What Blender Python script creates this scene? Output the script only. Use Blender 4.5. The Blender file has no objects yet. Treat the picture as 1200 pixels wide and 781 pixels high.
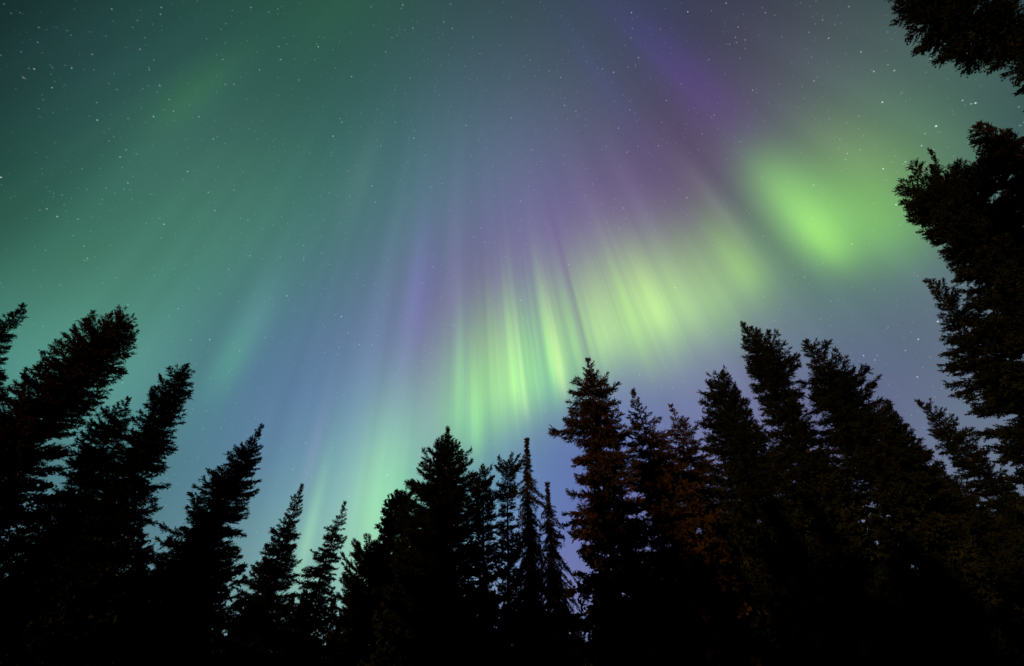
import bpy, math, random
import numpy as np

SC = bpy.context.scene
COL = SC.collection

# ------------------------------------------------------------------ camera
PITCH = math.radians(40.8)
FPX = 500.0                                   # focal length for a 1200 px wide picture
CAM = np.array([0.0, 0.0, 1.6])
cd = bpy.data.cameras.new('camera')
cam = bpy.data.objects.new('camera', cd)
COL.objects.link(cam)
cam.location = CAM
cam.rotation_euler = (math.radians(90) + PITCH, 0, 0)
cd.sensor_width = 36.0
cd.lens = 36.0 * FPX / 1200.0
cd.clip_start, cd.clip_end = 0.1, 20000
SC.camera = cam

# ------------------------------------------------------------------ night world, low warm glow, exposure
SUN_EL, SUN_AZ = math.radians(11), math.radians(226)   # azimuth clockwise from +Y: behind and to the left
world = bpy.data.worlds.new('World')
SC.world = world
world.use_nodes = True
wn = world.node_tree
bg = wn.nodes['Background']
sky = wn.nodes.new('ShaderNodeTexSky')
sky.sky_type = 'NISHITA'
sky.sun_disc = False
sky.sun_elevation = SUN_EL
sky.sun_rotation = SUN_AZ
wn.links.new(sky.outputs[0], bg.inputs[0])
bg.inputs[1].default_value = 0.0012           # night: the sky is nearly dark behind the aurora
sd = bpy.data.lights.new('sun', 'SUN')
sd.energy = 1.5
sd.angle = math.radians(0.5)
sd.color = (1.0, 0.50, 0.24)
sun = bpy.data.objects.new('sun', sd)
COL.objects.link(sun)
sun.rotation_euler = (math.radians(90) - SUN_EL, 0, -SUN_AZ + math.pi)
sun.location = (0, 0, 60)
SC.view_settings.view_transform = 'Standard'
SC.view_settings.look = 'None'
SC.view_settings.exposure = 0.0
SC.view_settings.gamma = 1.0
SC.view_settings.use_curve_mapping = False
SC.render.engine = 'CYCLES'
SC.cycles.max_bounces = 3
SC.cycles.diffuse_bounces = 2
SC.cycles.glossy_bounces = 1
SC.cycles.transparent_max_bounces = 6

# ------------------------------------------------------------------ small helpers
def tag(o, label=None, cat=None, group=None, kind=None):
    if label: o['label'] = label
    if cat: o['category'] = cat
    if group: o['group'] = group
    if kind: o['kind'] = kind
    return o

def mesh_object(name, verts, faces_idx, face_sizes, material, parent=None, smooth=False):
    me = bpy.data.meshes.new(name)
    verts = np.asarray(verts, dtype=np.float32)
    me.vertices.add(len(verts))
    me.vertices.foreach_set('co', verts.ravel())
    me.loops.add(len(faces_idx))
    me.loops.foreach_set('vertex_index', np.asarray(faces_idx, dtype=np.int32))
    fs = np.asarray(face_sizes, dtype=np.int32)
    me.polygons.add(len(fs))
    st = np.zeros(len(fs), dtype=np.int32)
    st[1:] = np.cumsum(fs)[:-1]
    me.polygons.foreach_set('loop_start', st)
    if smooth:
        me.polygons.foreach_set('use_smooth', np.ones(len(fs), dtype=bool))
    me.update(calc_edges=True)
    me.materials.append(material)
    o = bpy.data.objects.new(name, me)
    COL.objects.link(o)
    if parent: o.parent = parent
    return o

class Nodes:
    """Writes math expressions into a node tree."""
    def __init__(self, nt): self.nt = nt
    def put(self, sock, v):
        if isinstance(v, bpy.types.NodeSocket): self.nt.links.new(v, sock)
        else: sock.default_value = v
    def m(self, op, a, b=None, c=None, clamp=False):
        n = self.nt.nodes.new('ShaderNodeMath'); n.operation = op; n.use_clamp = clamp
        for i, v in enumerate((a, b, c)):
            if v is not None: self.put(n.inputs[i], v)
        return n.outputs[0]
    def v(self, op, a, b=None, c=None):
        n = self.nt.nodes.new('ShaderNodeVectorMath'); n.operation = op
        for i, x in enumerate((a, b, c)):
            if x is not None: self.put(n.inputs[i], x)
        return n.outputs['Value'] if op in ('DOT_PRODUCT', 'DISTANCE', 'LENGTH') else n.outputs[0]
    def scale(self, vec, k):
        n = self.nt.nodes.new('ShaderNodeVectorMath'); n.operation = 'SCALE'
        self.put(n.inputs[0], vec); self.put(n.inputs['Scale'], k)
        return n.outputs[0]
    def xyz(self, x, y, z):
        n = self.nt.nodes.new('ShaderNodeCombineXYZ')
        for i, v in enumerate((x, y, z)): self.put(n.inputs[i], v)
        return n.outputs[0]
    def noise(self, vec, scale, detail=2.0, rough=0.5):
        n = self.nt.nodes.new('ShaderNodeTexNoise')
        self.put(n.inputs['Vector'], vec)
        n.inputs['Scale'].default_value = scale
        n.inputs['Detail'].default_value = detail
        n.inputs['Roughness'].default_value = rough
        return n.outputs['Fac']

def new_material(name):
    m = bpy.data.materials.new(name); m.use_nodes = True
    m.node_tree.nodes.clear()
    return m, m.node_tree

# ------------------------------------------------------------------ the aurora sky
# Everything is measured in directions around the magnetic zenith MAG: u = bearing round it, v = degrees away from it.
# Auroral rays follow the magnetic field, so they all run along v.
AIRGLOW = (0.0000, 0.0000, 0.0000)
VEILS = [
    (-79.97, 24.47, 21.04, 10.43, 0.0071, 0.0266, 0.0191),
    (-65.97, 13.41, 43.81, 11.49, 0.0097, 0.0575, 0.0173),
    (10.27, 6.70, 121.90, 9.29, 0.0121, 0.0345, 0.0322),
    (63.35, 16.72, 36.92, 11.78, 0.0217, 0.0209, 0.0688),
    (73.60, 28.71, 19.37, 10.89, 0.0092, 0.0068, 0.0156),
    (77.52, 39.05, 13.08, 9.03, 0.0000, 0.0150, 0.0000),
    (79.57, 47.39, 9.87, 7.19, 0.0013, 0.0029, 0.0151),
    (80.83, 53.98, 7.92, 5.67, 0.0019, 0.0000, 0.0066),
    (-71.94, 34.89, 16.19, 10.56, 0.0040, 0.0188, 0.0215),
    (-59.41, 25.18, 26.49, 12.36, 0.0000, 0.0064, 0.0066),
    (-27.29, 16.51, 52.17, 11.90, 0.0088, 0.0000, 0.0230),
    (26.59, 17.88, 49.35, 12.19, 0.0118, 0.0271, 0.0175),
    (65.26, 39.25, 16.01, 11.15, 0.0393, 0.0528, 0.0594),
    (70.75, 48.35, 11.50, 8.88, 0.0109, 0.0282, 0.0310),
    (-67.26, 45.72, 13.11, 9.98, 0.0000, 0.0134, 0.0171),
    (-56.76, 37.96, 18.92, 12.44, 0.0261, 0.0489, 0.0466),
    (-36.84, 29.90, 29.91, 13.87, 0.0003, 0.0375, 0.0183),
    (-2.55, 26.34, 39.73, 13.99, 0.0453, 0.1038, 0.1231),
    (30.88, 31.72, 30.29, 14.30, 0.0290, 0.0194, 0.0295),
    (49.87, 41.41, 19.45, 13.09, 0.0278, 0.0000, 0.0447),
    (59.93, 50.52, 13.52, 10.63, 0.0336, 0.0981, 0.0284),
    (65.80, 57.78, 10.22, 8.21, 0.0000, 0.0000, 0.0347),
    (69.58, 63.34, 8.18, 6.29, 0.0000, 0.0000, 0.0292),
    (-64.23, 56.01, 10.99, 8.87, 0.0000, 0.0049, 0.0000),
    (-55.33, 50.46, 14.70, 11.44, 0.0243, 0.0953, 0.0582),
    (-40.90, 44.23, 20.71, 13.95, 0.0098, 0.0613, 0.0085),
    (-18.11, 39.56, 27.93, 15.43, 0.0260, 0.0673, 0.0705),
    (9.96, 40.39, 28.53, 15.71, 0.0990, 0.0000, 0.1833),
    (32.83, 46.77, 21.78, 14.62, 0.0607, 0.0494, 0.0361),
    (47.34, 54.60, 15.60, 12.16, 0.0000, 0.1099, 0.0000),
    (56.28, 61.37, 11.65, 9.45, 0.0444, 0.0086, 0.0674),
    (62.07, 66.66, 9.16, 7.21, 0.0000, 0.0429, 0.0386),
    (-62.12, 65.13, 9.44, 7.52, 0.0161, 0.0897, 0.0869),
    (-54.44, 61.62, 12.01, 9.76, 0.0555, 0.1649, 0.1165),
    (-26.56, 53.90, 20.55, 14.71, 0.0480, 0.0772, 0.2413),
    (-4.99, 52.76, 23.54, 15.86, 0.0845, 0.0000, 0.0153),
    (16.86, 55.67, 21.56, 15.23, 0.0181, 0.1198, 0.0837),
    (33.95, 61.06, 17.00, 13.06, 0.0886, 0.0477, 0.1535),
    (45.69, 66.51, 13.01, 10.35, 0.0000, 0.0000, 0.0653),
    (53.64, 71.03, 10.20, 7.96, 0.0573, 0.0775, 0.0284),
    (59.18, 74.55, 8.27, 6.11, 0.0000, 0.0339, 0.1163),
    (-53.83, 70.95, 10.15, 7.94, 0.0153, 0.0000, 0.0544),
    (-44.51, 68.77, 12.75, 10.08, 0.0000, 0.0544, 0.0000),
    (-31.65, 66.69, 16.00, 12.35, 0.0422, 0.0311, 0.1818),
    (-14.94, 65.61, 18.89, 14.03, 0.0414, 0.2509, 0.0000),
    (3.84, 66.58, 19.41, 14.26, 0.0000, 0.0000, 0.2591),
    (21.12, 69.51, 17.14, 12.87, 0.0530, 0.0514, 0.0850),
    (44.54, 76.47, 11.14, 8.35, 0.0778, 0.1063, 0.1564),
    (51.66, 79.18, 9.05, 6.50, 0.0072, 0.0000, 0.0026),
    (-52.76, 79.53, 8.73, 6.22, 0.0521, 0.1470, 0.1474),
    (-44.85, 78.89, 10.57, 7.73, 0.0303, 0.0378, 0.0729),
    (-34.49, 78.36, 12.81, 9.40, 0.0196, 0.0642, 0.0516),
    (-21.36, 78.22, 15.05, 10.88, 0.1479, 0.2342, 0.1943),
    (-6.08, 78.81, 16.31, 11.58, 0.0444, 0.0327, 0.1787),
    (9.50, 80.22, 15.82, 11.12, 0.0831, 0.0550, 0.0591),
    (23.33, 82.07, 13.93, 9.73, 0.0545, 0.1055, 0.1479),
    (34.44, 83.91, 11.68, 8.03, 0.0498, 0.0270, 0.0614),
    (42.95, 85.49, 9.69, 6.45, 0.0000, 0.0710, 0.0358),
    (49.42, 86.77, 8.11, 5.14, 0.0954, 0.0379, 0.1403),
    (-48.73, 86.41, 8.31, 5.33, 0.0000, 0.0000, 0.0167),
    (-41.01, 86.77, 9.82, 6.42, 0.0241, 0.0819, 0.1410),
    (-31.33, 87.31, 11.53, 7.54, 0.0287, 0.0000, 0.0000),
    (-19.63, 88.06, 13.11, 8.46, 0.0308, 0.1312, 0.2134),
    (-6.43, 89.00, 14.00, 8.87, 0.0844, 0.1044, 0.0766),
    (7.03, 90.01, 13.75, 8.57, 0.0118, 0.0800, 0.1853),
    (19.39, 90.94, 12.53, 7.70, 0.0265, 0.0000, 0.0769),
    (29.82, 91.70, 10.89, 6.57, 0.0447, 0.0954, 0.1198),
    (38.23, 92.27, 9.28, 5.46, 0.0578, 0.0491, 0.1021),
    (44.88, 92.68, 7.92, 4.48, 0.0272, 0.0104, 0.0337),
]
RAYS = [
    (-27.09, 72.80, 0.75, 7.87, 4.97, 0.0898, 0.1710, 0.0648),
    (-28.82, 64.08, 0.94, 6.57, 4.69, 0.0399, 0.0157, 0.0402),
    (-23.97, 69.74, 1.81, 9.88, 5.39, 0.0118, 0.0000, 0.0492),
    (-18.79, 68.62, 2.78, 10.39, 6.61, 0.0557, 0.1533, 0.0407),
    (-22.14, 65.85, 2.82, 9.63, 6.74, 0.0497, 0.0711, 0.0461),
    (-16.07, 65.62, 2.50, 9.97, 5.98, 0.0054, 0.0607, 0.0230),
    (-20.78, 70.54, 5.64, 11.78, 8.15, 0.0614, 0.1309, 0.0000),
    (-14.18, 60.42, 4.95, 11.67, 6.37, 0.0797, 0.0606, 0.0776),
    (-8.55, 57.15, 5.31, 11.03, 5.52, 0.0558, 0.2638, 0.0000),
    (-2.30, 54.60, 5.57, 10.70, 5.41, 0.1477, 0.3282, 0.0000),
    (3.63, 52.84, 5.71, 10.77, 5.44, 0.0377, 0.3325, 0.0000),
    (9.95, 50.83, 5.81, 10.18, 5.43, 0.0936, 0.2438, 0.0000),
    (17.17, 49.38, 6.04, 9.47, 5.57, 0.1522, 0.3389, 0.0000),
    (24.57, 49.43, 6.14, 8.66, 5.42, 0.1447, 0.3327, 0.0024),
    (31.53, 49.81, 5.72, 8.33, 5.21, 0.1411, 0.2696, 0.0273),
    (38.32, 49.92, 4.92, 7.44, 4.56, 0.0571, 0.1390, 0.0000),
    (44.52, 47.33, 5.65, 8.11, 5.72, 0.0000, 0.0237, 0.0000),
    (50.64, 48.45, 6.24, 7.54, 4.61, 0.0000, 0.0094, 0.0000),
    (53.89, 51.10, 5.61, 7.87, 4.31, 0.0000, 0.0000, 0.0000),
    (57.44, 51.84, 6.27, 8.94, 5.44, 0.0479, 0.1011, 0.0000),
    (-7.01, 59.92, 1.02, 8.68, 3.25, 0.0779, 0.1854, 0.0266),
    (-8.97, 52.67, 0.99, 9.01, 5.63, 0.0243, 0.0675, 0.0179),
    (-4.35, 53.92, 0.98, 6.77, 4.51, 0.0000, 0.0124, 0.0058),
    (-0.43, 54.16, 1.26, 10.16, 3.16, 0.0920, 0.1509, 0.0291),
    (0.96, 56.32, 0.68, 13.41, 2.23, 0.1150, 0.1540, 0.0405),
    (3.50, 55.10, 0.97, 8.99, 2.47, 0.0480, 0.0959, 0.0241),
    (7.12, 52.71, 1.28, 10.17, 3.39, 0.1880, 0.2357, 0.0340),
    (7.34, 54.80, 0.69, 6.72, 2.02, 0.1245, 0.1462, 0.0269),
    (11.30, 49.33, 1.18, 9.05, 3.85, 0.0234, 0.0704, 0.0068),
    (16.57, 49.00, 2.03, 8.38, 3.58, 0.0810, 0.1246, 0.0165),
    (24.75, 48.54, 2.76, 7.05, 3.47, 0.1047, 0.1437, 0.0210),
    (22.11, 45.38, 1.79, 7.71, 4.40, 0.0308, 0.0541, 0.0081),
    (31.61, 49.25, 2.82, 6.78, 3.76, 0.0000, 0.0036, 0.0000),
    (39.67, 49.05, 2.34, 5.91, 3.55, 0.0896, 0.1710, 0.0197),
    (33.36, 54.89, 2.06, 4.98, 2.99, 0.0084, 0.0407, 0.0037),
    (22.47, 55.99, 3.25, 5.30, 2.76, 0.0329, 0.0475, 0.0122),
    (49.93, 49.17, 3.41, 6.76, 4.27, 0.1226, 0.2845, 0.0380),
    (50.68, 43.98, 3.75, 4.58, 4.58, 0.0332, 0.1132, 0.0104),
    (49.42, 52.24, 2.29, 4.78, 2.95, 0.0913, 0.2260, 0.0052),
    (54.73, 53.69, 3.38, 7.12, 3.96, 0.0467, 0.1487, 0.0000),
    (59.36, 47.19, 3.56, 5.60, 4.80, 0.0277, 0.0300, 0.0067),
    (53.12, 24.54, 4.65, 7.25, 8.16, 0.0058, 0.0014, 0.0434),
    (52.38, 31.13, 4.69, 7.44, 7.44, 0.0142, 0.0000, 0.0372),
    (37.44, 23.17, 3.34, 8.39, 10.25, 0.0014, 0.0016, 0.0268),
    (41.75, 42.59, 1.16, 6.96, 5.97, 0.0361, 0.0422, 0.0242),
    (30.40, 34.46, 2.42, 7.28, 7.28, 0.0177, 0.0165, 0.0352),
    (21.45, 35.84, 1.79, 8.59, 6.45, 0.0149, 0.0101, 0.0164),
    (39.88, 36.62, 1.34, 8.06, 6.04, 0.0160, 0.0135, 0.0150),
    (14.51, 32.12, 3.23, 7.41, 8.47, 0.0000, 0.0000, 0.0091),
    (-17.32, 42.28, 2.26, 8.91, 6.68, 0.0261, 0.0122, 0.0898),
    (-11.12, 40.81, 1.71, 10.10, 6.73, 0.0244, 0.0144, 0.0352),
    (-66.07, 33.70, 2.89, 6.58, 5.76, 0.0077, 0.0389, 0.0000),
    (-62.41, 32.21, 0.98, 3.87, 3.44, 0.0000, 0.0032, 0.0000),
    (-34.50, 30.39, 2.93, 6.01, 6.01, 0.0151, 0.0191, 0.0175),
    (-41.39, 50.34, 2.23, 5.30, 5.30, 0.0196, 0.0514, 0.0385),
    (-42.00, 55.73, 1.81, 4.11, 4.11, 0.0081, 0.0750, 0.0002),
    (-58.91, 18.99, 5.42, 6.03, 6.03, 0.0010, 0.0103, 0.0024),
    (-58.03, 53.01, 4.02, 7.57, 7.57, 0.0030, 0.0000, 0.0000),
]
MAG = (-0.07449, 0.03430, 0.99663)
EAST = (0.99486, -0.06615, 0.07663)
NORTH = (0.06855, 0.99722, -0.02919)
STARS = [
    (-0.68963, 0.21707, 0.69086, 0.60),
    (-0.65923, 0.22436, 0.71769, 0.50),
    (-0.74752, 0.32353, 0.58012, 0.90),
    (-0.65625, 0.29095, 0.69619, 0.70),
    (-0.59959, 0.30387, 0.74037, 0.60),
    (-0.41513, 0.25900, 0.87212, 0.60),
    (-0.35276, 0.24751, 0.90238, 0.70),
    (-0.50207, 0.28096, 0.81792, 0.50),
    (-0.49077, 0.28306, 0.82403, 0.45),
    (-0.54773, 0.31768, 0.77400, 0.60),
    (-0.57929, 0.38823, 0.71673, 0.70),
    (-0.71693, 0.38914, 0.57844, 0.70),
    (-0.72302, 0.37600, 0.57954, 0.50),
    (-0.62024, 0.44874, 0.64338, 0.80),
    (-0.29616, 0.47996, 0.82579, 0.60),
    (-0.20476, 0.40808, 0.88969, 0.70),
    (-0.19888, 0.19773, 0.95987, 0.70),
    (-0.12822, 0.22491, 0.96590, 0.55),
    (-0.18545, 0.23165, 0.95496, 0.55),
    (-0.30674, 0.29719, 0.90421, 0.60),
    (-0.23994, 0.26457, 0.93404, 0.50),
    (-0.46554, 0.61732, 0.63419, 0.90),
    (-0.37115, 0.67875, 0.63368, 1.00),
    (-0.43131, 0.55066, 0.71467, 0.55),
    (-0.43348, 0.57317, 0.69540, 0.50),
    (-0.09664, 0.39264, 0.91460, 0.60),
    (-0.06247, 0.60308, 0.79523, 0.60),
    (-0.51713, 0.53795, 0.66573, 0.60),
    (-0.54895, 0.54534, 0.63345, 0.50),
    (-0.66814, 0.52947, 0.52273, 0.50),
    (-0.61539, 0.56640, 0.54816, 0.50),
    (-0.27143, 0.41433, 0.86871, 0.50),
    (-0.44994, 0.26893, 0.85161, 0.50),
    (-0.54705, 0.17199, 0.81924, 0.50),
    (-0.55093, 0.17978, 0.81496, 0.45),
    (-0.59854, 0.16658, 0.78358, 0.45),
    (-0.43751, 0.18475, 0.88003, 0.50),
    (-0.33694, 0.72907, 0.59575, 0.70),
    (0.31263, 0.20106, 0.92835, 0.80),
    (0.36912, 0.18522, 0.91074, 0.60),
    (0.21848, 0.20777, 0.95346, 0.70),
    (0.56402, 0.22505, 0.79451, 0.70),
    (0.58589, 0.24627, 0.77206, 0.80),
    (0.60670, 0.24047, 0.75768, 0.80),
    (0.60681, 0.28208, 0.74311, 1.20),
    (0.66664, 0.29515, 0.68445, 1.50),
    (0.69102, 0.25757, 0.67539, 1.10),
    (0.68797, 0.25966, 0.67770, 0.70),
    (0.67992, 0.25811, 0.68635, 0.70),
    (0.66022, 0.32333, 0.67792, 0.80),
    (0.63031, 0.36618, 0.68455, 1.10),
    (0.65019, 0.34905, 0.67485, 0.80),
    (0.65283, 0.40643, 0.63924, 1.00),
    (0.52103, 0.21451, 0.82614, 0.70),
    (0.44016, 0.30062, 0.84610, 0.60),
    (0.38886, 0.34710, 0.85341, 0.50),
    (0.30292, 0.33546, 0.89202, 0.60),
    (0.36402, 0.48819, 0.79319, 0.70),
    (0.21947, 0.62490, 0.74922, 0.70),
    (0.61462, 0.47906, 0.62669, 0.70),
    (0.56242, 0.55044, 0.61701, 0.60),
    (0.58666, 0.35969, 0.72557, 0.60),
    (0.52046, 0.27259, 0.80921, 0.60),
    (0.09733, 0.31215, 0.94504, 0.50),
    (0.17740, 0.29499, 0.93889, 0.50),
    (0.70627, 0.52323, 0.47688, 1.30),
    (0.68947, 0.55534, 0.46501, 1.00),
    (0.68684, 0.59596, 0.41604, 0.90),
    (0.63539, 0.61043, 0.47292, 0.90),
    (0.64690, 0.60745, 0.46100, 0.70),
    (0.67754, 0.57598, 0.45737, 0.60),
    (0.65939, 0.30779, 0.68591, 0.50),
    (0.39559, 0.21533, 0.89283, 0.50),
    (0.39556, 0.22962, 0.88927, 0.50),
    (0.41039, 0.23157, 0.88202, 0.45),
    (0.38905, 0.24001, 0.88940, 0.40),
    (0.42904, 0.19233, 0.88257, 0.50),
    (0.53149, 0.17299, 0.82921, 0.50),
    (0.49445, 0.21052, 0.84333, 0.40),
    (-0.39508, 0.29198, 0.87101, 0.45),
    (-0.58611, 0.24398, 0.77262, 0.40),
    (-0.63588, 0.21345, 0.74169, 0.40),
    (-0.68278, 0.24149, 0.68956, 0.50),
    (-0.58755, 0.21728, 0.77947, 0.45),
    (-0.43312, 0.56921, 0.69886, 0.40),
    (-0.34023, 0.48997, 0.80260, 0.40),
    (-0.15292, 0.49201, 0.85705, 0.40),
    (-0.22088, 0.44807, 0.86629, 0.40),
    (-0.04280, 0.46665, 0.88341, 0.40),
]


def sky_material():
    m, nt = new_material('aurora_glow')
    N = Nodes(nt)
    tc = nt.nodes.new('ShaderNodeTexCoord')
    D = N.v('NORMALIZE', tc.outputs['Object'])
    cm = N.v('DOT_PRODUCT', D, MAG)
    ce = N.v('DOT_PRODUCT', D, EAST)
    cn = N.v('DOT_PRODUCT', D, NORTH)
    U = N.m('MULTIPLY', N.m('ARCTAN2', ce, cn), 57.29578)
    V = N.m('MULTIPLY', N.m('ARCCOSINE', cm), 57.29578)
    E = 0.36787944
    # rays flicker with the bearing and hardly along the field line
    def streak(fu, fv, seed, detail):
        return N.noise(N.xyz(N.m('MULTIPLY', U, fu), N.m('MULTIPLY', V, fv), seed), 1.0, detail)
    st_wide = streak(0.13, 0.012, 3.7, 2.0)
    st_fine = streak(0.45, 0.018, 9.1, 2.0)
    st_hair = streak(1.0, 0.025, 2.4, 1.0)
    # soft billows in the veil
    fade = N.m('MULTIPLY_ADD', V, 1 / 30.0, -14 / 30.0, clamp=True)   # the fan closes up overhead and its rays blur together
    acc = None
    for (u0, v0, su, sv, r, g, b) in VEILS:
        p = N.m('MULTIPLY_ADD', U, 1 / su, -u0 / su)
        q = N.m('MULTIPLY_ADD', V, 1 / sv, -v0 / sv)
        k = N.m('POWER', E, N.m('MULTIPLY_ADD', q, q, N.m('MULTIPLY', p, p)))
        acc = N.v('ADD', N.scale((r, g, b), k), acc if acc is not None else AIRGLOW)
    mod = N.m('MULTIPLY_ADD', N.m('SUBTRACT', st_wide, 0.5), N.m('MULTIPLY', fade, 0.30), 1.0)
    st_mid = streak(0.30, 0.020, 5.2, 1.0)
    mod = N.m('MULTIPLY_ADD', N.m('SUBTRACT', st_mid, 0.5), N.m('MULTIPLY', fade, 0.24), mod)
    total = N.scale(acc, mod)
    acc = None
    for (u0, v0, su, up, dn, r, g, b) in RAYS:
        p = N.m('MULTIPLY_ADD', U, 1 / su, -u0 / su)
        a = N.m('MULTIPLY_ADD', V, 1 / dn, -v0 / dn)
        c = N.m('MULTIPLY_ADD', V, -1 / up, v0 / up)
        q = N.m('MAXIMUM', a, c)
        k = N.m('POWER', E, N.m('MULTIPLY_ADD', q, q, N.m('MULTIPLY', p, p)))
        acc = N.v('ADD', N.scale((r, g, b), k), acc if acc is not None else (0, 0, 0))
    uc = N.m('MULTIPLY_ADD', U, 1 / 26.0, -6.0 / 26.0)       # the rays are crispest where the curtain is seen edge-on
    crisp = N.m('MULTIPLY', N.m('POWER', E, N.m('MULTIPLY', uc, uc)), 1.05)
    mod = N.m('ADD', N.m('MULTIPLY_ADD', st_wide, 0.40, 0.80), N.m('MULTIPLY', N.m('ADD', N.m('SUBTRACT', st_fine, 0.5), N.m('MULTIPLY_ADD', st_hair, 0.65, -0.325)), crisp))
    total = N.v('ADD', N.scale(acc, mod), total)
    # faint stars everywhere, the bright ones in their own places
    s = None
    for (x, y, z, b) in STARS:
        dd = N.v('DISTANCE', D, (x, y, z))
        w = 0.00105 + 0.00045 * b
        k = N.m('MULTIPLY_ADD', dd, -1 / w, 1.0, clamp=True)
        s = N.m('MULTIPLY_ADD', k, b * 0.75, s if s is not None else 0.0)
    for scale, rad, gain, cut in ((45.0, 0.080, 0.45, 0.30), (80.0, 0.120, 0.30, 0.25), (130.0, 0.18, 0.19, 0.10)):
        vo = nt.nodes.new('ShaderNodeTexVoronoi'); vo.feature = 'F1'; vo.voronoi_dimensions = '3D'
        N.put(vo.inputs['Vector'], D); vo.inputs['Scale'].default_value = scale
        k = N.m('MULTIPLY_ADD', vo.outputs['Distance'], -1 / rad, 1.0, clamp=True)
        sep = nt.nodes.new('ShaderNodeSeparateColor'); N.put(sep.inputs[0], vo.outputs['Color'])
        br = N.m('MULTIPLY_ADD', sep.outputs[0], 1 / (1 - cut), -cut / (1 - cut), clamp=True)
        br = N.m('MULTIPLY', N.m('POWER', br, 2.0), gain)
        s = N.m('MULTIPLY_ADD', k, br, s)
    total = N.v('ADD', N.scale((0.80, 0.95, 1.0), s), total)
    em = nt.nodes.new('ShaderNodeEmission'); N.put(em.inputs[0], total)
    tr = nt.nodes.new('ShaderNodeBsdfTransparent')
    add = nt.nodes.new('ShaderNodeAddShader')
    nt.links.new(em.outputs[0], add.inputs[0]); nt.links.new(tr.outputs[0], add.inputs[1])
    out = nt.nodes.new('ShaderNodeOutputMaterial')
    nt.links.new(add.outputs[0], out.inputs[0])
    m.cycles.emission_sampling = 'NONE'
    return m

def build_sky():
    R, nu, nv = 6000.0, 64, 20
    vs = [(0, 0, R)]
    for j in range(1, nv + 1):
        th = math.radians(96) * j / nv
        for i in range(nu):
            a = 2 * math.pi * i / nu
            vs.append((R * math.sin(th) * math.cos(a), R * math.sin(th) * math.sin(a), R * math.cos(th)))
    f, sz = [], []
    for i in range(nu):
        f += [0, 1 + i, 1 + (i + 1) % nu]; sz.append(3)
    for j in range(nv - 1):
        for i in range(nu):
            a = 1 + j * nu + i; b = 1 + j * nu + (i + 1) % nu
            f += [a, a + nu, b + nu, b]; sz.append(4)
    o = mesh_object('sky', vs, f, sz, sky_material(), smooth=True)
    o.location = (0, 0, 1.6)
    tag(o, 'starry night sky glowing with green and violet aurora rays', 'sky', kind='structure')
build_sky()

# ------------------------------------------------------------------ forest floor
def build_ground():
    m, nt = new_material('forest_floor')
    N = Nodes(nt)
    tc = nt.nodes.new('ShaderNodeTexCoord')
    n = N.noise(tc.outputs['Object'], 1.3, 6.0, 0.6)
    cr = nt.nodes.new('ShaderNodeValToRGB'); N.put(cr.inputs[0], n)
    cr.color_ramp.elements[0].position = 0.35; cr.color_ramp.elements[0].color = (0.030, 0.024, 0.016, 1)
    cr.color_ramp.elements[1].position = 0.68; cr.color_ramp.elements[1].color = (0.045, 0.052, 0.024, 1)
    b = nt.nodes.new('ShaderNodeBsdfDiffuse'); N.put(b.inputs[0], cr.outputs[0])
    out = nt.nodes.new('ShaderNodeOutputMaterial'); nt.links.new(b.outputs[0], out.inputs[0])
    rng = np.random.default_rng(5)
    rad = np.concatenate([np.linspace(0, 80, 41), np.geomspace(90, 5900, 24)])
    na = 96
    vs = [(0, 0, 0)]
    for r in rad[1:]:
        for i in range(na):
            a = 2 * math.pi * i / na
            x, y = r * math.cos(a), r * math.sin(a)
            z = 0.0 if r < 3 else (0.14 * math.sin(x * .37 + 1) * math.cos(y * .29) + 0.08 * rng.standard_normal() * min(1, r / 20)) * (1 if r < 400 else 3)
            vs.append((x, y, z - 0.05))
    f, sz = [], []
    for i in range(na): f += [0, 1 + i, 1 + (i + 1) % na]; sz.append(3)
    for j in range(len(rad) - 2):
        for i in range(na):
            a = 1 + j * na + i; b2 = 1 + j * na + (i + 1) % na
            f += [a, a + na, b2 + na, b2]; sz.append(4)
    tag(mesh_object('ground', vs, f, sz, m, smooth=True), 'dark forest floor under the conifers', 'ground', kind='structure')
build_ground()

# ------------------------------------------------------------------ conifers
def foliage_material(name, c0, c1, c2):
    m, nt = new_material(name)
    N = Nodes(nt)
    tc = nt.nodes.new('ShaderNodeTexCoord')
    geo = nt.nodes.new('ShaderNodeNewGeometry')
    n1 = N.noise(tc.outputs['Object'], 0.9, 3.0, 0.6)
    f = N.m('ADD', N.m('MULTIPLY_ADD', n1, 1.5, -0.45), N.m('MULTIPLY_ADD', geo.outputs['Random Per Island'], 0.24, -0.12))
    cr = nt.nodes.new('ShaderNodeValToRGB'); N.put(cr.inputs[0], f)
    el = cr.color_ramp.elements
    el[0].position = 0.1; el[0].color = (*c0, 1)
    el[1].position = 0.9; el[1].color = (*c2, 1)
    e = el.new(0.5); e.color = (*c1, 1)
    d = nt.nodes.new('ShaderNodeBsdfDiffuse'); N.put(d.inputs[0], cr.outputs[0])
    out = nt.nodes.new('ShaderNodeOutputMaterial'); nt.links.new(d.outputs[0], out.inputs[0])
    return m

GREEN = foliage_material('needles_dark_green', (.016, .022, .012), (.028, .038, .017), (.050, .048, .022))
FAINT_LIT = foliage_material('needles_faint_warm_lit', (.030, .030, .014), (.055, .048, .020), (.085, .058, .026))  # olive-brown tint stands in for faint warm light on the crown
WARM_LIT = foliage_material('needles_warm_lit', (.060, .042, .020), (.105, .066, .028), (.15, .085, .036))  # warm glow on the lit spruces painted in as brighter, redder needles
DEAD = foliage_material('lichen_twigs', (.050, .042, .030), (.075, .062, .044), (.10, .086, .060))

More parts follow.
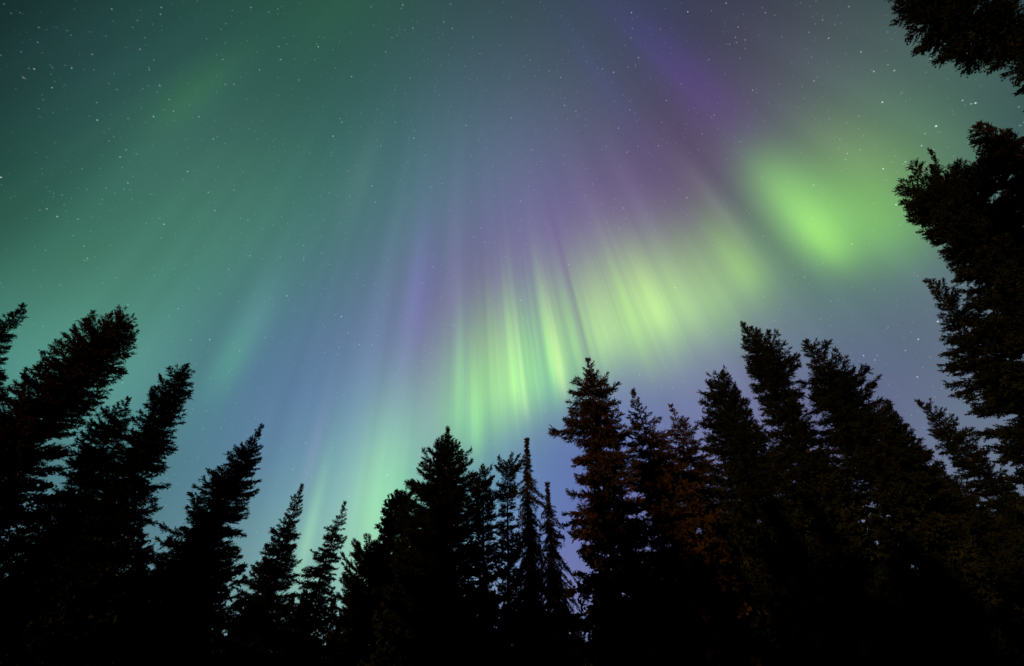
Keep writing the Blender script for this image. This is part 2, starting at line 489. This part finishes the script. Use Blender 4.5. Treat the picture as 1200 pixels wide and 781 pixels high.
def bark_material():
    m, nt = new_material('bark')
    N = Nodes(nt)
    tc = nt.nodes.new('ShaderNodeTexCoord')
    mp = nt.nodes.new('ShaderNodeMapping'); mp.inputs['Scale'].default_value = (9, 9, 1.6)
    N.put(mp.inputs[0], tc.outputs['Object'])
    n = N.noise(mp.outputs[0], 1.5, 5.0, 0.65)
    cr = nt.nodes.new('ShaderNodeValToRGB'); N.put(cr.inputs[0], n)
    cr.color_ramp.elements[0].position = 0.35; cr.color_ramp.elements[0].color = (0.022, 0.017, 0.013, 1)
    cr.color_ramp.elements[1].position = 0.7; cr.color_ramp.elements[1].color = (0.085, 0.066, 0.050, 1)
    b = nt.nodes.new('ShaderNodeBsdfDiffuse'); N.put(b.inputs[0], cr.outputs[0])
    bu = nt.nodes.new('ShaderNodeBump'); bu.inputs['Distance'].default_value = 0.03; N.put(bu.inputs['Height'], n)
    nt.links.new(bu.outputs[0], b.inputs['Normal'])
    out = nt.nodes.new('ShaderNodeOutputMaterial'); nt.links.new(b.outputs[0], out.inputs[0])
    return m
BARK = bark_material()

def unit(a):
    return a / np.maximum(np.linalg.norm(a, axis=-1, keepdims=True), 1e-9)

def perp(rng, d):
    r = rng.standard_normal(d.shape)
    r -= d * (r * d).sum(-1, keepdims=True)
    return unit(r)

def twig_tris(rng, P, D, L, K=6, spread=(24, 50), fat=0.13):
    """Needle sprays: every twig a bristle of K slim needle bundles round a spine."""
    n = len(P)
    if n == 0: return np.zeros((0, 3, 3))
    tris = []
    S = perp(rng, D)
    w = (L * 0.07)[:, None]
    tris.append(np.stack([P - S * w, P + S * w, P + D * (L * 1.08)[:, None]], 1))
    for k in range(K):
        t = (k + rng.random(n)) / K * 0.92
        al = np.radians(rng.uniform(spread[0], spread[1], n))[:, None]
        nd = unit(D * np.cos(al) + perp(rng, D) * np.sin(al))
        b = P + D * (L * t)[:, None]
        ln = (L * rng.uniform(0.34, 0.60, n) * (1 - 0.3 * t))[:, None]
        s = perp(rng, nd) * (L * fat * rng.uniform(.7, 1.2, n))[:, None]
        mid = b + nd * ln * 0.3
        tris.append(np.stack([mid - s, mid + s, b + nd * ln], 1))
    return np.concatenate(tris, 0)

def tube(path, radii, sides):
    path = np.asarray(path, float); n = len(path)
    d = np.gradient(path, axis=0); d = unit(d)
    ref = np.array([0, 0, 1.0]) if abs(d[0][2]) < .8 else np.array([1.0, 0, 0])
    a = unit(np.cross(d, ref)); b = np.cross(d, a)
    an = np.arange(sides) * 2 * math.pi / sides
    v = path[:, None] + radii[:, None, None] * (np.cos(an)[None, :, None] * a[:, None] + np.sin(an)[None, :, None] * b[:, None])
    v = v.reshape(-1, 3)
    i = np.arange(n - 1)[:, None] * sides; j = np.arange(sides)[None, :]; k = (j + 1) % sides
    f = np.stack([i + j, i + k, i + sides + k, i + sides + j], -1).reshape(-1, 4)
    return v, f

STYLES = {
    # gap between whorls, branches per whorl, rise at the tip / low down, curl, frond width (fixed, per reach), spray length, bare share, raggedness, hanging, missing
    'spruce': dict(gap=.37, per=7, top=34, low=-16, curl=30, fw=.16, fr=.24, twig=.20, bare=.05, rag=.42, hang=.22, miss=.09),
    'dense':  dict(gap=.29, per=7, top=50, low=4, curl=26, fw=.17, fr=.22, twig=.20, bare=.0, rag=.15, hang=.05, miss=.05),
    'fir':    dict(gap=.29, per=7, top=42, low=-6, curl=32, fw=.18, fr=.24, twig=.20, bare=.0, rag=.38, hang=.10, miss=.07),
    'pine':   dict(gap=.38, per=7, top=48, low=6, curl=30, fw=.27, fr=.24, twig=.24, bare=.12, rag=.55, hang=-.25, miss=.20),
    'snag':   dict(gap=.15, per=6, top=5, low=-42, curl=-10, fw=.13, fr=.14, twig=.20, bare=.05, rag=.80, hang=.80, miss=.22),
}

def conifer_parts(rng, H, prof, style, bend=(0, 0), dens=1.0, facing=0.0, fine_to=9.0):
    """prof(t) -> crown reach (left, right, to and fro) at t metres below the tip, seen along the bearing `facing`."""
    S = STYLES[style]
    tx, ty = math.cos(facing), -math.sin(facing)           # across the line of sight
    ox, oy = math.sin(facing), math.cos(facing)            # away along it
    nz = 14
    zs = np.linspace(-0.15, H * 0.985, nz)
    wob = np.cumsum(rng.standard_normal((nz, 2)) * 0.022, 0); wob -= wob[0]
    def axis(z):
        f = np.clip(z / H, 0, 1)
        x = np.interp(z, zs, wob[:, 0]) + bend[0] * f
        y = np.interp(z, zs, wob[:, 1]) + bend[1] * f
        return np.stack([x, y, np.broadcast_to(z, np.shape(x))], -1)
    rb = 0.011 * H + 0.03
    V, Fc = tube(axis(zs), rb * (1 - zs / H * .96).clip(.03, 1.1), 9)
    tv, tf = [V], [Fc]; off = len(V)
    fine, coarse = [], []
    def put(lst, P, D, L): lst.append((P, D, L))
    # leader
    P = axis(np.full(12, H - .02) - np.linspace(.06, .55, 12)); Dl = unit(rng.standard_normal((12, 3)) * .16 + [0, 0, 1])
    put(fine, P, Dl, np.full(12, .20 if style != 'snag' else .15))
    t = 0.12
    while t < H - 1.0:
        hid = max(0.0, t - fine_to)
        big = 1.0 + min(1.3, hid / 4.0)                           # coarser low down, where other trees hide it
        nb = max(3, int(S['per'] + rng.integers(-1, 2)))
        a0 = rng.random() * 6.283
        l, r, fb = prof(t)
        lst = fine if big < 1.2 else coarse
        for k in range(nb):
            if rng.random() < S['miss'] and t > .5: continue
            az = a0 + k * 6.283 / nb + rng.normal(0, .22)
            c0, s0 = math.cos(az), math.sin(az)
            R = math.hypot((r if c0 > 0 else l) * c0, fb * s0)
            ca, sa = c0 * tx + s0 * ox, c0 * ty + s0 * oy
            R *= 1.06 - S['rag'] * rng.random() ** 1.5 + (0.30 * S['rag'] if rng.random() < .14 else 0)
            if style == 'snag' and t > 1.2 and rng.random() < .07: R *= rng.uniform(2.0, 3.2)   # a few long broken limbs
            R = max(R - .10 - .12 * min(1, 1.2 / (R + .3)), .06)
            tt = max(0.02, t + rng.normal(0, S['gap'] * .3))
            e0 = math.radians(S['top'] + (S['low'] - S['top']) * min(1, tt / 5.0) ** .7 + rng.normal(0, 7))
            e1 = e0 + math.radians(S['curl'] * rng.uniform(.5, 1.3))
            base = axis(np.array(H - tt))
            hd = np.array([ca, sa, 0])
            ns = max(4, int(R / .22))
            s = np.linspace(0, 1, ns + 1)
            el = e0 + (e1 - e0) * s ** 1.5
            azs = np.arctan2(sa, ca) + rng.normal(0, .22) * s
            step = np.stack([np.cos(el) * np.cos(azs), np.cos(el) * np.sin(azs), np.sin(el)], -1)
            pts = np.concatenate([[np.zeros(3)], np.cumsum(step[:-1], 0)]) / ns
            hr = max(.35, math.hypot(pts[-1][0], pts[-1][1]))
            pts = base + pts * R / hr
            if R > .45:
                v, f = tube(pts, (0.006 + .012 * R) * (1 - .85 * s), 4)
                tv.append(v); tf.append(f + off); off += len(v)
            L0 = S['twig'] * big * min(1, .72 + .3 * R)
            grad = np.gradient(pts, axis=0)
            # fronds: short side shoots crowded along the branch, each clothed in needle sprays
            m = max(2, int(R * (1 - S['bare']) / (.072 * big) * dens))
            u = S['bare'] + (1 - S['bare']) * (np.arange(m) + rng.random(m)) / m
            u = np.repeat(u, 2); m2 = len(u)
            P = np.stack([np.interp(u, s, pts[:, c]) for c in range(3)], -1)
            T = unit(np.stack([np.interp(u, s, grad[:, c]) for c in range(3)], -1))
            lat = unit(np.cross(T, [0, 0, 1.0])) * np.where(np.arange(m2) % 2 == 0, 1, -1)[:, None]
            an = np.radians(rng.uniform(30, 60, m2))[:, None]
            vert = rng.normal(0, .38, m2) - S['hang'] * rng.random(m2)
            SD = unit(T * np.cos(an) + lat * np.sin(an) + np.stack([0 * vert, 0 * vert, vert], -1))
            clump = .75 + .45 * np.sin(u * R * rng.uniform(5, 9) + rng.random() * 6.3)
            SL = (S['fw'] * min(1, .3 + .75 * R) + S['fr'] * R * (1 - u) ** .8) * rng.uniform(.6, 1.1, m2) * clump
            cnt = np.maximum(1, (SL / (.09 * big) * dens + .5).astype(int))
            idx = np.repeat(np.arange(m2), cnt)
            w = (np.arange(len(idx)) - np.repeat(np.cumsum(cnt) - cnt, cnt) + rng.random(len(idx))) / np.repeat(cnt, cnt)
            TP = P[idx] + SD[idx] * (SL[idx] * w)[:, None]
            TD = unit(SD[idx] + T[idx] * .25 + rng.normal(0, .27, (len(idx), 3)) + [0, 0, -.3 * max(0, S['hang'])])
            put(lst, TP, TD, L0 * rng.uniform(.65, 1.15, len(idx)))
            m3 = max(2, int(R * (1 - S['bare']) / (.10 * big)))
            u = S['bare'] + (1 - S['bare']) * rng.random(m3)
            P = np.stack([np.interp(u, s, pts[:, c]) for c in range(3)], -1)
            put(lst, P, unit(hd + rng.normal(0, .45, (m3, 3)) + [0, 0, .12]), L0 * rng.uniform(.7, 1.1, m3))
            q = 4
            put(lst, np.repeat(pts[-1][None], q, 0), unit(unit(pts[-1] - pts[-2]) + rng.normal(0, .24, (q, 3))), L0 * rng.uniform(.8, 1.3, q))
            if style == 'snag' and rng.random() < .5:             # strands of lichen hanging down
                q = 5
                P = pts[-1] + np.stack([rng.normal(0, .03, q), rng.normal(0, .03, q), -np.arange(q) * .11], -1)
                put(lst, P, unit(rng.normal(0, .25, (q, 3)) + [0, 0, -1]), np.full(q, .15))
        t += S['gap'] * rng.uniform(.7, 1.3) * (big ** .7)
    out = []
    for lst, K, fat in ((fine, 7, .155), (coarse, 6, .28)):
        if lst:
            P, D, L = (np.concatenate([a[i] for a in lst]) for i in range(3))
            out.append(twig_tris(rng, P, D, L, K=K, fat=fat))
    return (np.concatenate(tv), np.concatenate(tf)), np.concatenate(out)

def make_tree(name, label, cat, loc, trunk, tris, mat, group):
    root = bpy.data.objects.new(name, None)
    root.empty_display_size = 0.5
    COL.objects.link(root)
    root.location = loc
    tag(root, label, cat, group)
    v, f = trunk
    mesh_object('trunk', v, f.ravel(), np.full(len(f), 4), BARK, root, smooth=True)
    mesh_object('crown', tris.reshape(-1, 3), np.arange(len(tris) * 3), np.full(len(tris), 3), mat, root)
    return root

# ---- placing: a tree is given by where its tip is seen and how far away it stands; its reach from how wide it is seen
RIGHT = np.array([1.0, 0, 0]); FWD = np.array([0, math.cos(PITCH), math.sin(PITCH)]); UPV = np.array([0, -math.sin(PITCH), math.cos(PITCH)])
def ray(px, py):
    return FWD + (px - 600) / FPX * RIGHT + (390.5 - py) / FPX * UPV
def project(p):
    q = np.asarray(p) - CAM
    z = q @ FWD
    return 600 + FPX * (q @ RIGHT) / z, 390.5 - FPX * (q @ UPV) / z, z

WIDEN = 1.20          # the outermost sprays are sparse, so the reach is a little more than the seen edge
def place_tree(name, label, cat, tip, H, style, mat, rows=None, axis_rows=None, seed=1, dens=1.25, group='conifers round the clearing', cap=3.2, fine_to=9.0):
    rng = np.random.default_rng(seed)
    d = ray(*tip)
    k = (H - CAM[2]) / d[2]
    x, y = d[0] * k, d[1] * k
    top = np.array([x, y, H])
    az = math.atan2(x, y)
    tang = np.array([math.cos(az), -math.sin(az), 0])
    def trace(lean):                                         # lean: metres the tip stands off the foot, across the view
        T = []
        for t in np.linspace(0, H, 60):
            p = np.array([x, y, H - t]) - tang * lean * t / H
            if (p - CAM) @ FWD > .5:
                a, b = project(p), project(p + tang * .5)
                T.append((t, a[0], a[1], 2 * math.hypot(b[0] - a[0], b[1] - a[1])))
        return np.array(T)                                   # metres below tip, px, py, px per metre across
    lean = 0.0
    if rows is not None:
        T = trace(0.0)
        dx, dy = np.gradient(T[:, 1]), np.gradient(T[:, 2])
        rr = np.array([r for r in rows if r[1] > -20 and r[2] < 1215], float)
        g = lambda c: np.interp(rr[:, 0], T[:, 2], c)
        tq = g(T[:, 0]); o = ((rr[:, 1] + rr[:, 2]) / 2 - g(T[:, 1])) * g(dy / np.hypot(dx, dy)) / g(T[:, 3])
        w = (tq < 9) * tq
        if w.sum() > 0: lean = float(np.clip(-(o * w).sum() / (tq * w).sum(), -.14, .14)) * H
    T = trace(lean)
    fx, fy = x - tang[0] * lean, y - tang[1] * lean
    bend = (tang[0] * lean, tang[1] * lean)
    dx, dy = np.gradient(T[:, 1]), np.gradient(T[:, 2])
    if rows is not None:                                     # rows of (py, left edge, right edge)
        rr = np.array(rows, float)
        g = lambda c: np.interp(rr[:, 0], T[:, 2], c)
        tq, ax, sc = g(T[:, 0]), g(T[:, 1]), g(T[:, 3])
        tilt = g(dy / np.hypot(dx, dy))
        lw = (ax - rr[:, 1]) * tilt / sc; rw = (rr[:, 2] - ax) * tilt / sc
    else:                                                    # (distance down the axis, reach one side, other side) in pixels
        rr = np.array(axis_rows, float)
        s = np.concatenate([[0], np.cumsum(np.hypot(np.diff(T[:, 1]), np.diff(T[:, 2])))])
        tq = np.interp(rr[:, 0], s, T[:, 0]); sc = np.interp(rr[:, 0], s, T[:, 3])
        lw = rr[:, 1] / sc; rw = rr[:, 2] / sc
    wd = 1 + (WIDEN - 1) * np.clip((tq - .5) / 3.5, 0, 1)
    lw, rw = lw * wd, rw * wd
    lw = lw.clip(.08, cap * 1.5); rw = rw.clip(.08, cap * 1.5)
    tq = np.concatenate([[0], tq, [H]]); lw = np.concatenate([[.08], lw, [max(lw[-1], cap * .8)]]); rw = np.concatenate([[.08], rw, [max(rw[-1], cap * .8)]])
    def prof(t):
        l, r = np.interp(t, tq, lw), np.interp(t, tq, rw)
        return l, r, (l + r) / 2
    trunk, tris = conifer_parts(rng, H, prof, style, bend, dens, az, fine_to)
    return make_tree(name, label, cat, (fx, fy, 0), trunk, tris, mat, group)

TREES = [
 # name, label, category, tip, height, style, needles, rows
 ('spruce_tree', 'black spruce cut off by the left picture edge, only its feathery tip showing', (24, 360), 19, 'fir', GREEN,
  [(370, 2, 32), (385, -20, 24), (400, -45, 14), (430, -80, 10), (460, -110, 14), (520, -160, 0), (600, -220, -30)]),
 ('spruce_tree', 'tall blunt-topped conifer with a thick rounded tip, second from the left edge', (143, 380), 20, 'dense', WARM_LIT,
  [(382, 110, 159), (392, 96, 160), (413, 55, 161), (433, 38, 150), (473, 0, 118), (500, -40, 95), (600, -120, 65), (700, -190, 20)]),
 ('fir_tree', 'shorter conifer squeezed between the blunt-topped tree and its clumpy neighbour on the left', (149, 468), 16, 'fir', GREEN,
  [(480, 128, 152), (500, 100, 150), (530, 82, 142), (600, 50, 130), (700, 0, 100)]),
 ('fir_tree', 'ragged clumpy conifer with a narrow knobbly top, tallest right of the blunt-topped tree', (221, 429), 18, 'fir', GREEN,
  [(436, 207, 225), (450, 185, 229), (470, 172, 222), (490, 170, 214), (510, 150, 213), (530, 138, 199), (560, 122, 199), (590, 103, 196), (610, 92, 184), (640, 80, 174), (700, 45, 160), (780, 0, 130)]),
 ('spruce_tree', 'leaning pointed spruce with sawtooth edges, first right of the clumpy conifer', (303, 500), 17, 'fir', GREEN,
  [(512, 290, 305), (522, 279, 303), (540, 262, 302), (555, 256, 300), (572, 232, 298), (590, 222, 292), (605, 212, 286), (622, 203, 291), (640, 185, 279), (680, 158, 275), (780, 105, 262)]),
 ('spruce_tree', 'slim dark spruce with a sharp tip, left of the spiky thin spruce', (354, 570), 15, 'fir', GREEN,
  [(580, 345, 357), (590, 337, 357), (610, 329, 353), (630, 316, 350), (650, 305, 346), (680, 289, 344), (720, 268, 338), (780, 243, 330)]),
 ('spruce_tree', 'thin spiky spruce with separate bristling branches left of the bushy pines', (404, 590), 15, 'spruce', GREEN,
  [(600, 397, 407), (612, 388, 406), (626, 377, 406), (640, 376, 402), (660, 357, 397), (680, 347, 391), (720, 335, 398), (780, 308, 390)]),
 ('pine_tree', 'low bushy pine with upswept tufts, lowest crown just left of the broad central tree', (440, 636), 13, 'pine', GREEN,
  [(645, 428, 452), (655, 408, 455), (670, 402, 462), (700, 398, 472), (780, 390, 485)]),
 ('pine_tree', 'bushy pine with upturned branch tips leaning against the left side of the broad central tree', (464, 576), 15, 'pine', GREEN,
  [(584, 455, 475), (600, 448, 490), (630, 448, 500), (660, 442, 510), (700, 430, 515), (780, 420, 520)]),
 ('spruce_tree', 'broad dense cone-shaped conifer with a smooth pointed top at the centre of the forest edge', (524, 503), 17, 'dense', GREEN,
  [(512, 520, 528), (522, 512, 533), (535, 504, 540), (550, 496, 546), (570, 486, 552), (600, 478, 556), (640, 468, 560), (700, 455, 562), (780, 445, 565)]),
 ('pine_tree', 'narrow pine touching the right side of the broad central tree', (565, 547), 16, 'pine', GREEN,
  [(556, 557, 573), (570, 551, 580), (590, 548, 583), (620, 550, 580), (660, 552, 582), (700, 548, 586), (780, 545, 592)]),
 ('pine_tree', 'open flat-topped pine with sky showing through its tufts, left of the dead spire', (597, 544), 16, 'pine', GREEN,
  [(549, 582, 612), (560, 581, 613), (580, 583, 610), (605, 585, 606), (640, 582, 612), (700, 584, 614), (780, 580, 622)]),
 ('dead_spruce', 'tallest thin dead spire with drooping lichen twigs at the middle of the forest edge', (618, 513), 17, 'snag', DEAD,
  [(522, 614, 622), (535, 612, 625), (560, 611, 627), (585, 609, 632), (620, 607, 636), (660, 605, 642), (780, 600, 660)]),
 ('dead_spruce', 'shorter dying spire with sparse hanging branches between the dead spire and the big warm-lit spruce', (641, 564), 15, 'snag', DEAD,
  [(575, 638, 644), (590, 636, 647), (610, 634, 655), (640, 632, 660), (670, 630, 666), (700, 628, 670), (780, 622, 680)]),
 ('spruce_tree', 'large warm-lit spruce with layered branches and a long limb reaching left', (690, 421), 18, 'spruce', WARM_LIT,
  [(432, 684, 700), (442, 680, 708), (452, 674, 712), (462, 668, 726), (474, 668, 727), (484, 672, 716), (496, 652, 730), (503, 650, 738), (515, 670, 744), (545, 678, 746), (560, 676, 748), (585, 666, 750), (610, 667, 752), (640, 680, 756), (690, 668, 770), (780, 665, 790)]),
 ('spruce_tree', 'warm-lit spruce tucked behind the right shoulder of the large layered spruce', (743, 459), 17, 'spruce', WARM_LIT,
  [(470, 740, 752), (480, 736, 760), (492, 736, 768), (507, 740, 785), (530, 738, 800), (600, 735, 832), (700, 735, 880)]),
 ('spruce_tree', 'slender pointed warm-lit spruce top showing just left of the blunt dark fir', (785, 477), 17, 'spruce', WARM_LIT,
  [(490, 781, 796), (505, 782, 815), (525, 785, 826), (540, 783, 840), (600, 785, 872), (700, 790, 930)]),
 ('fir_tree', 'blunt dark fir with a rounded tip, lower left neighbour of the tallest leaning fir', (850, 437), 17, 'dense', GREEN,
  [(445, 836, 862), (460, 831, 871), (480, 829, 880), (500, 828, 890), (520, 833, 902), (560, 838, 932), (600, 848, 962), (700, 880, 1030)]),
 ('fir_tree', 'tallest leaning fir on the right with a blunt finger-like top', (871, 380), 19, 'dense', GREEN,
  [(390, 867, 886), (402, 870, 901), (420, 873, 925), (440, 879, 941), (460, 884, 946), (480, 893, 946), (520, 902, 962), (600, 920, 1015), (700, 960, 1080)]),
 ('spruce_tree', 'wide spruce with stepped right edge, right neighbour of the tallest leaning fir', (945, 401), 18, 'fir', GREEN,
  [(410, 940, 962), (418, 944, 984), (430, 950, 987), (445, 942, 1008), (460, 944, 1030), (490, 950, 1040), (520, 960, 1058), (560, 975, 1085), (600, 1000, 1110), (700, 1050, 1180)]),
 ('spruce_tree', 'short spruce top peeping over the right slope of the wide spruce', (1042, 470), 16, 'fir', GREEN,
  [(480, 1030, 1052), (495, 1022, 1062), (515, 1030, 1080), (545, 1040, 1105), (600, 1060, 1150), (700, 1110, 1240)]),
 ('spruce_tree', 'lowest dark spruce top before the right edge, at the foot of the slope', (1102, 552), 15, 'fir', GREEN,
  [(562, 1090, 1115), (580, 1085, 1140), (610, 1095, 1172), (650, 1120, 1215), (720, 1150, 1290)]),
 ('spruce_tree', 'spiky-edged spruce low at the right edge, below the crooked-topped one', (1076, 471), 17, 'fir', GREEN,
  [(480, 1079, 1102), (492, 1086, 1122), (505, 1085, 1138), (522, 1091, 1155), (560, 1116, 1185), (600, 1148, 1215), (640, 1180, 1260), (700, 1225, 1330)]),
 ('spruce_tree', 'crooked-topped dark spruce at the right edge below the huge rounded crown', (1085, 329), 19, 'fir', GREEN,
  [(340, 1088, 1114), (360, 1096, 1142), (390, 1100, 1172), (410, 1096, 1192), (430, 1100, 1212), (450, 1107, 1232), (480, 1128, 1262), (520, 1140, 1310), (600, 1190, 1400)]),
]
AXIS_TREES = [
 ('fir_tree', 'huge near conifer with a rounded ragged crown filling the right edge', (1082, 226), 20, 'dense', GREEN,
  [(6, 26, 34), (20, 36, 52), (43, 40, 70), (75, 42, 78), (110, 46, 80), (150, 60, 80), (190, 84, 90), (250, 110, 100)]),
 ('fir_tree', 'knobbly conifer top at the right edge under the overhanging tree top', (1148, 148), 19, 'fir', FAINT_LIT,
  [(6, 12, 12), (20, 30, 16), (50, 50, 20), (100, 60, 34), (200, 70, 60)]),
 ('spruce_tree', 'overhanging tree top in the upper right corner with drooping ragged sprays', (1040, -12), 21, 'spruce', GREEN,
  [(17, 12, 16), (40, 34, 40), (60, 48, 52), (95, 60, 60), (121, 70, 60), (136, 45, 60), (165, 40, 60), (208, 64, 64), (300, 80, 80)]),
]
for i, (nm, lb, tip, H, stl, mat, rows) in enumerate(TREES):
    place_tree(nm, lb, nm.replace('_', ' '), tip, H, stl, mat, rows=rows, seed=100 + i)
for i, (nm, lb, tip, H, stl, mat, rows) in enumerate(AXIS_TREES):
    place_tree(nm, lb, nm.replace('_', ' '), tip, H, stl, mat, axis_rows=rows, seed=200 + i, dens=1.6)

# ---- the forest behind, filling the gaps low down between the trunks
def proto(seed, H, style, mat):
    rng = np.random.default_rng(seed)
    def prof(t):
        r = min(2.6, .12 + .30 * t ** .9)
        return r, r, r
    trunk, tris = conifer_parts(rng, H, prof, style, (0, 0), fine_to=-3.0)
    return make_tree('spruce_tree', 'dark conifer deep in the forest behind the front row', 'spruce tree', (0, 0, 0), trunk, tris, mat, 'trees in the dark forest behind')
protos = [proto(301, 12.0, 'spruce', GREEN), proto(302, 11.0, 'dense', GREEN), proto(303, 12.5, 'fir', GREEN)]
rng = np.random.default_rng(77)
spots = []
for ring, (dist, n) in enumerate(((48, 46), (60, 50), (74, 54))):
    for i in range(n):
        az = math.radians(-72 + 144 * (i + .5 + rng.uniform(-.3, .3)) / n)
        dd = dist + rng.uniform(-3, 3)
        spots.append((dd * math.sin(az), dd * math.cos(az), rng.uniform(.86, 1.06) * (.72, .90, 1.06)[ring] * (1.3 if az < -.52 else 1.0 if az < .13 else 1.4), rng.random() * 6.283))
seen = len(spots)
for i in range(38):                                      # unseen trees added to keep the low glow off the lower trunks
    deg = 140 + 151 * (i // 2 + rng.uniform(.3, .7)) / 19
    az = math.radians(deg)
    dd = rng.uniform(18, 20) + 3.5 * (i % 2) + (2.5 if deg > 272 else 0)
    spots.append((dd * math.sin(az), dd * math.cos(az), rng.uniform(1.26, 1.32) if deg < 272 else rng.uniform(1.42, 1.52), rng.random() * 6.283))
for i, (x, y, s, rz) in enumerate(spots):
    src = protos[i % 3]
    if i < 3: o = src
    else:
        o = src.copy(); COL.objects.link(o)
        for ch in src.children:
            c = ch.copy(); COL.objects.link(c); c.parent = o
    o.location = (x, y, 0); o.rotation_euler = (0, 0, rz); o.scale = (s, s, s)

    if i >= seen: tag(o, 'unseen conifer added behind the viewer to shade the lower trunks', None, 'shade trees added behind the viewer')
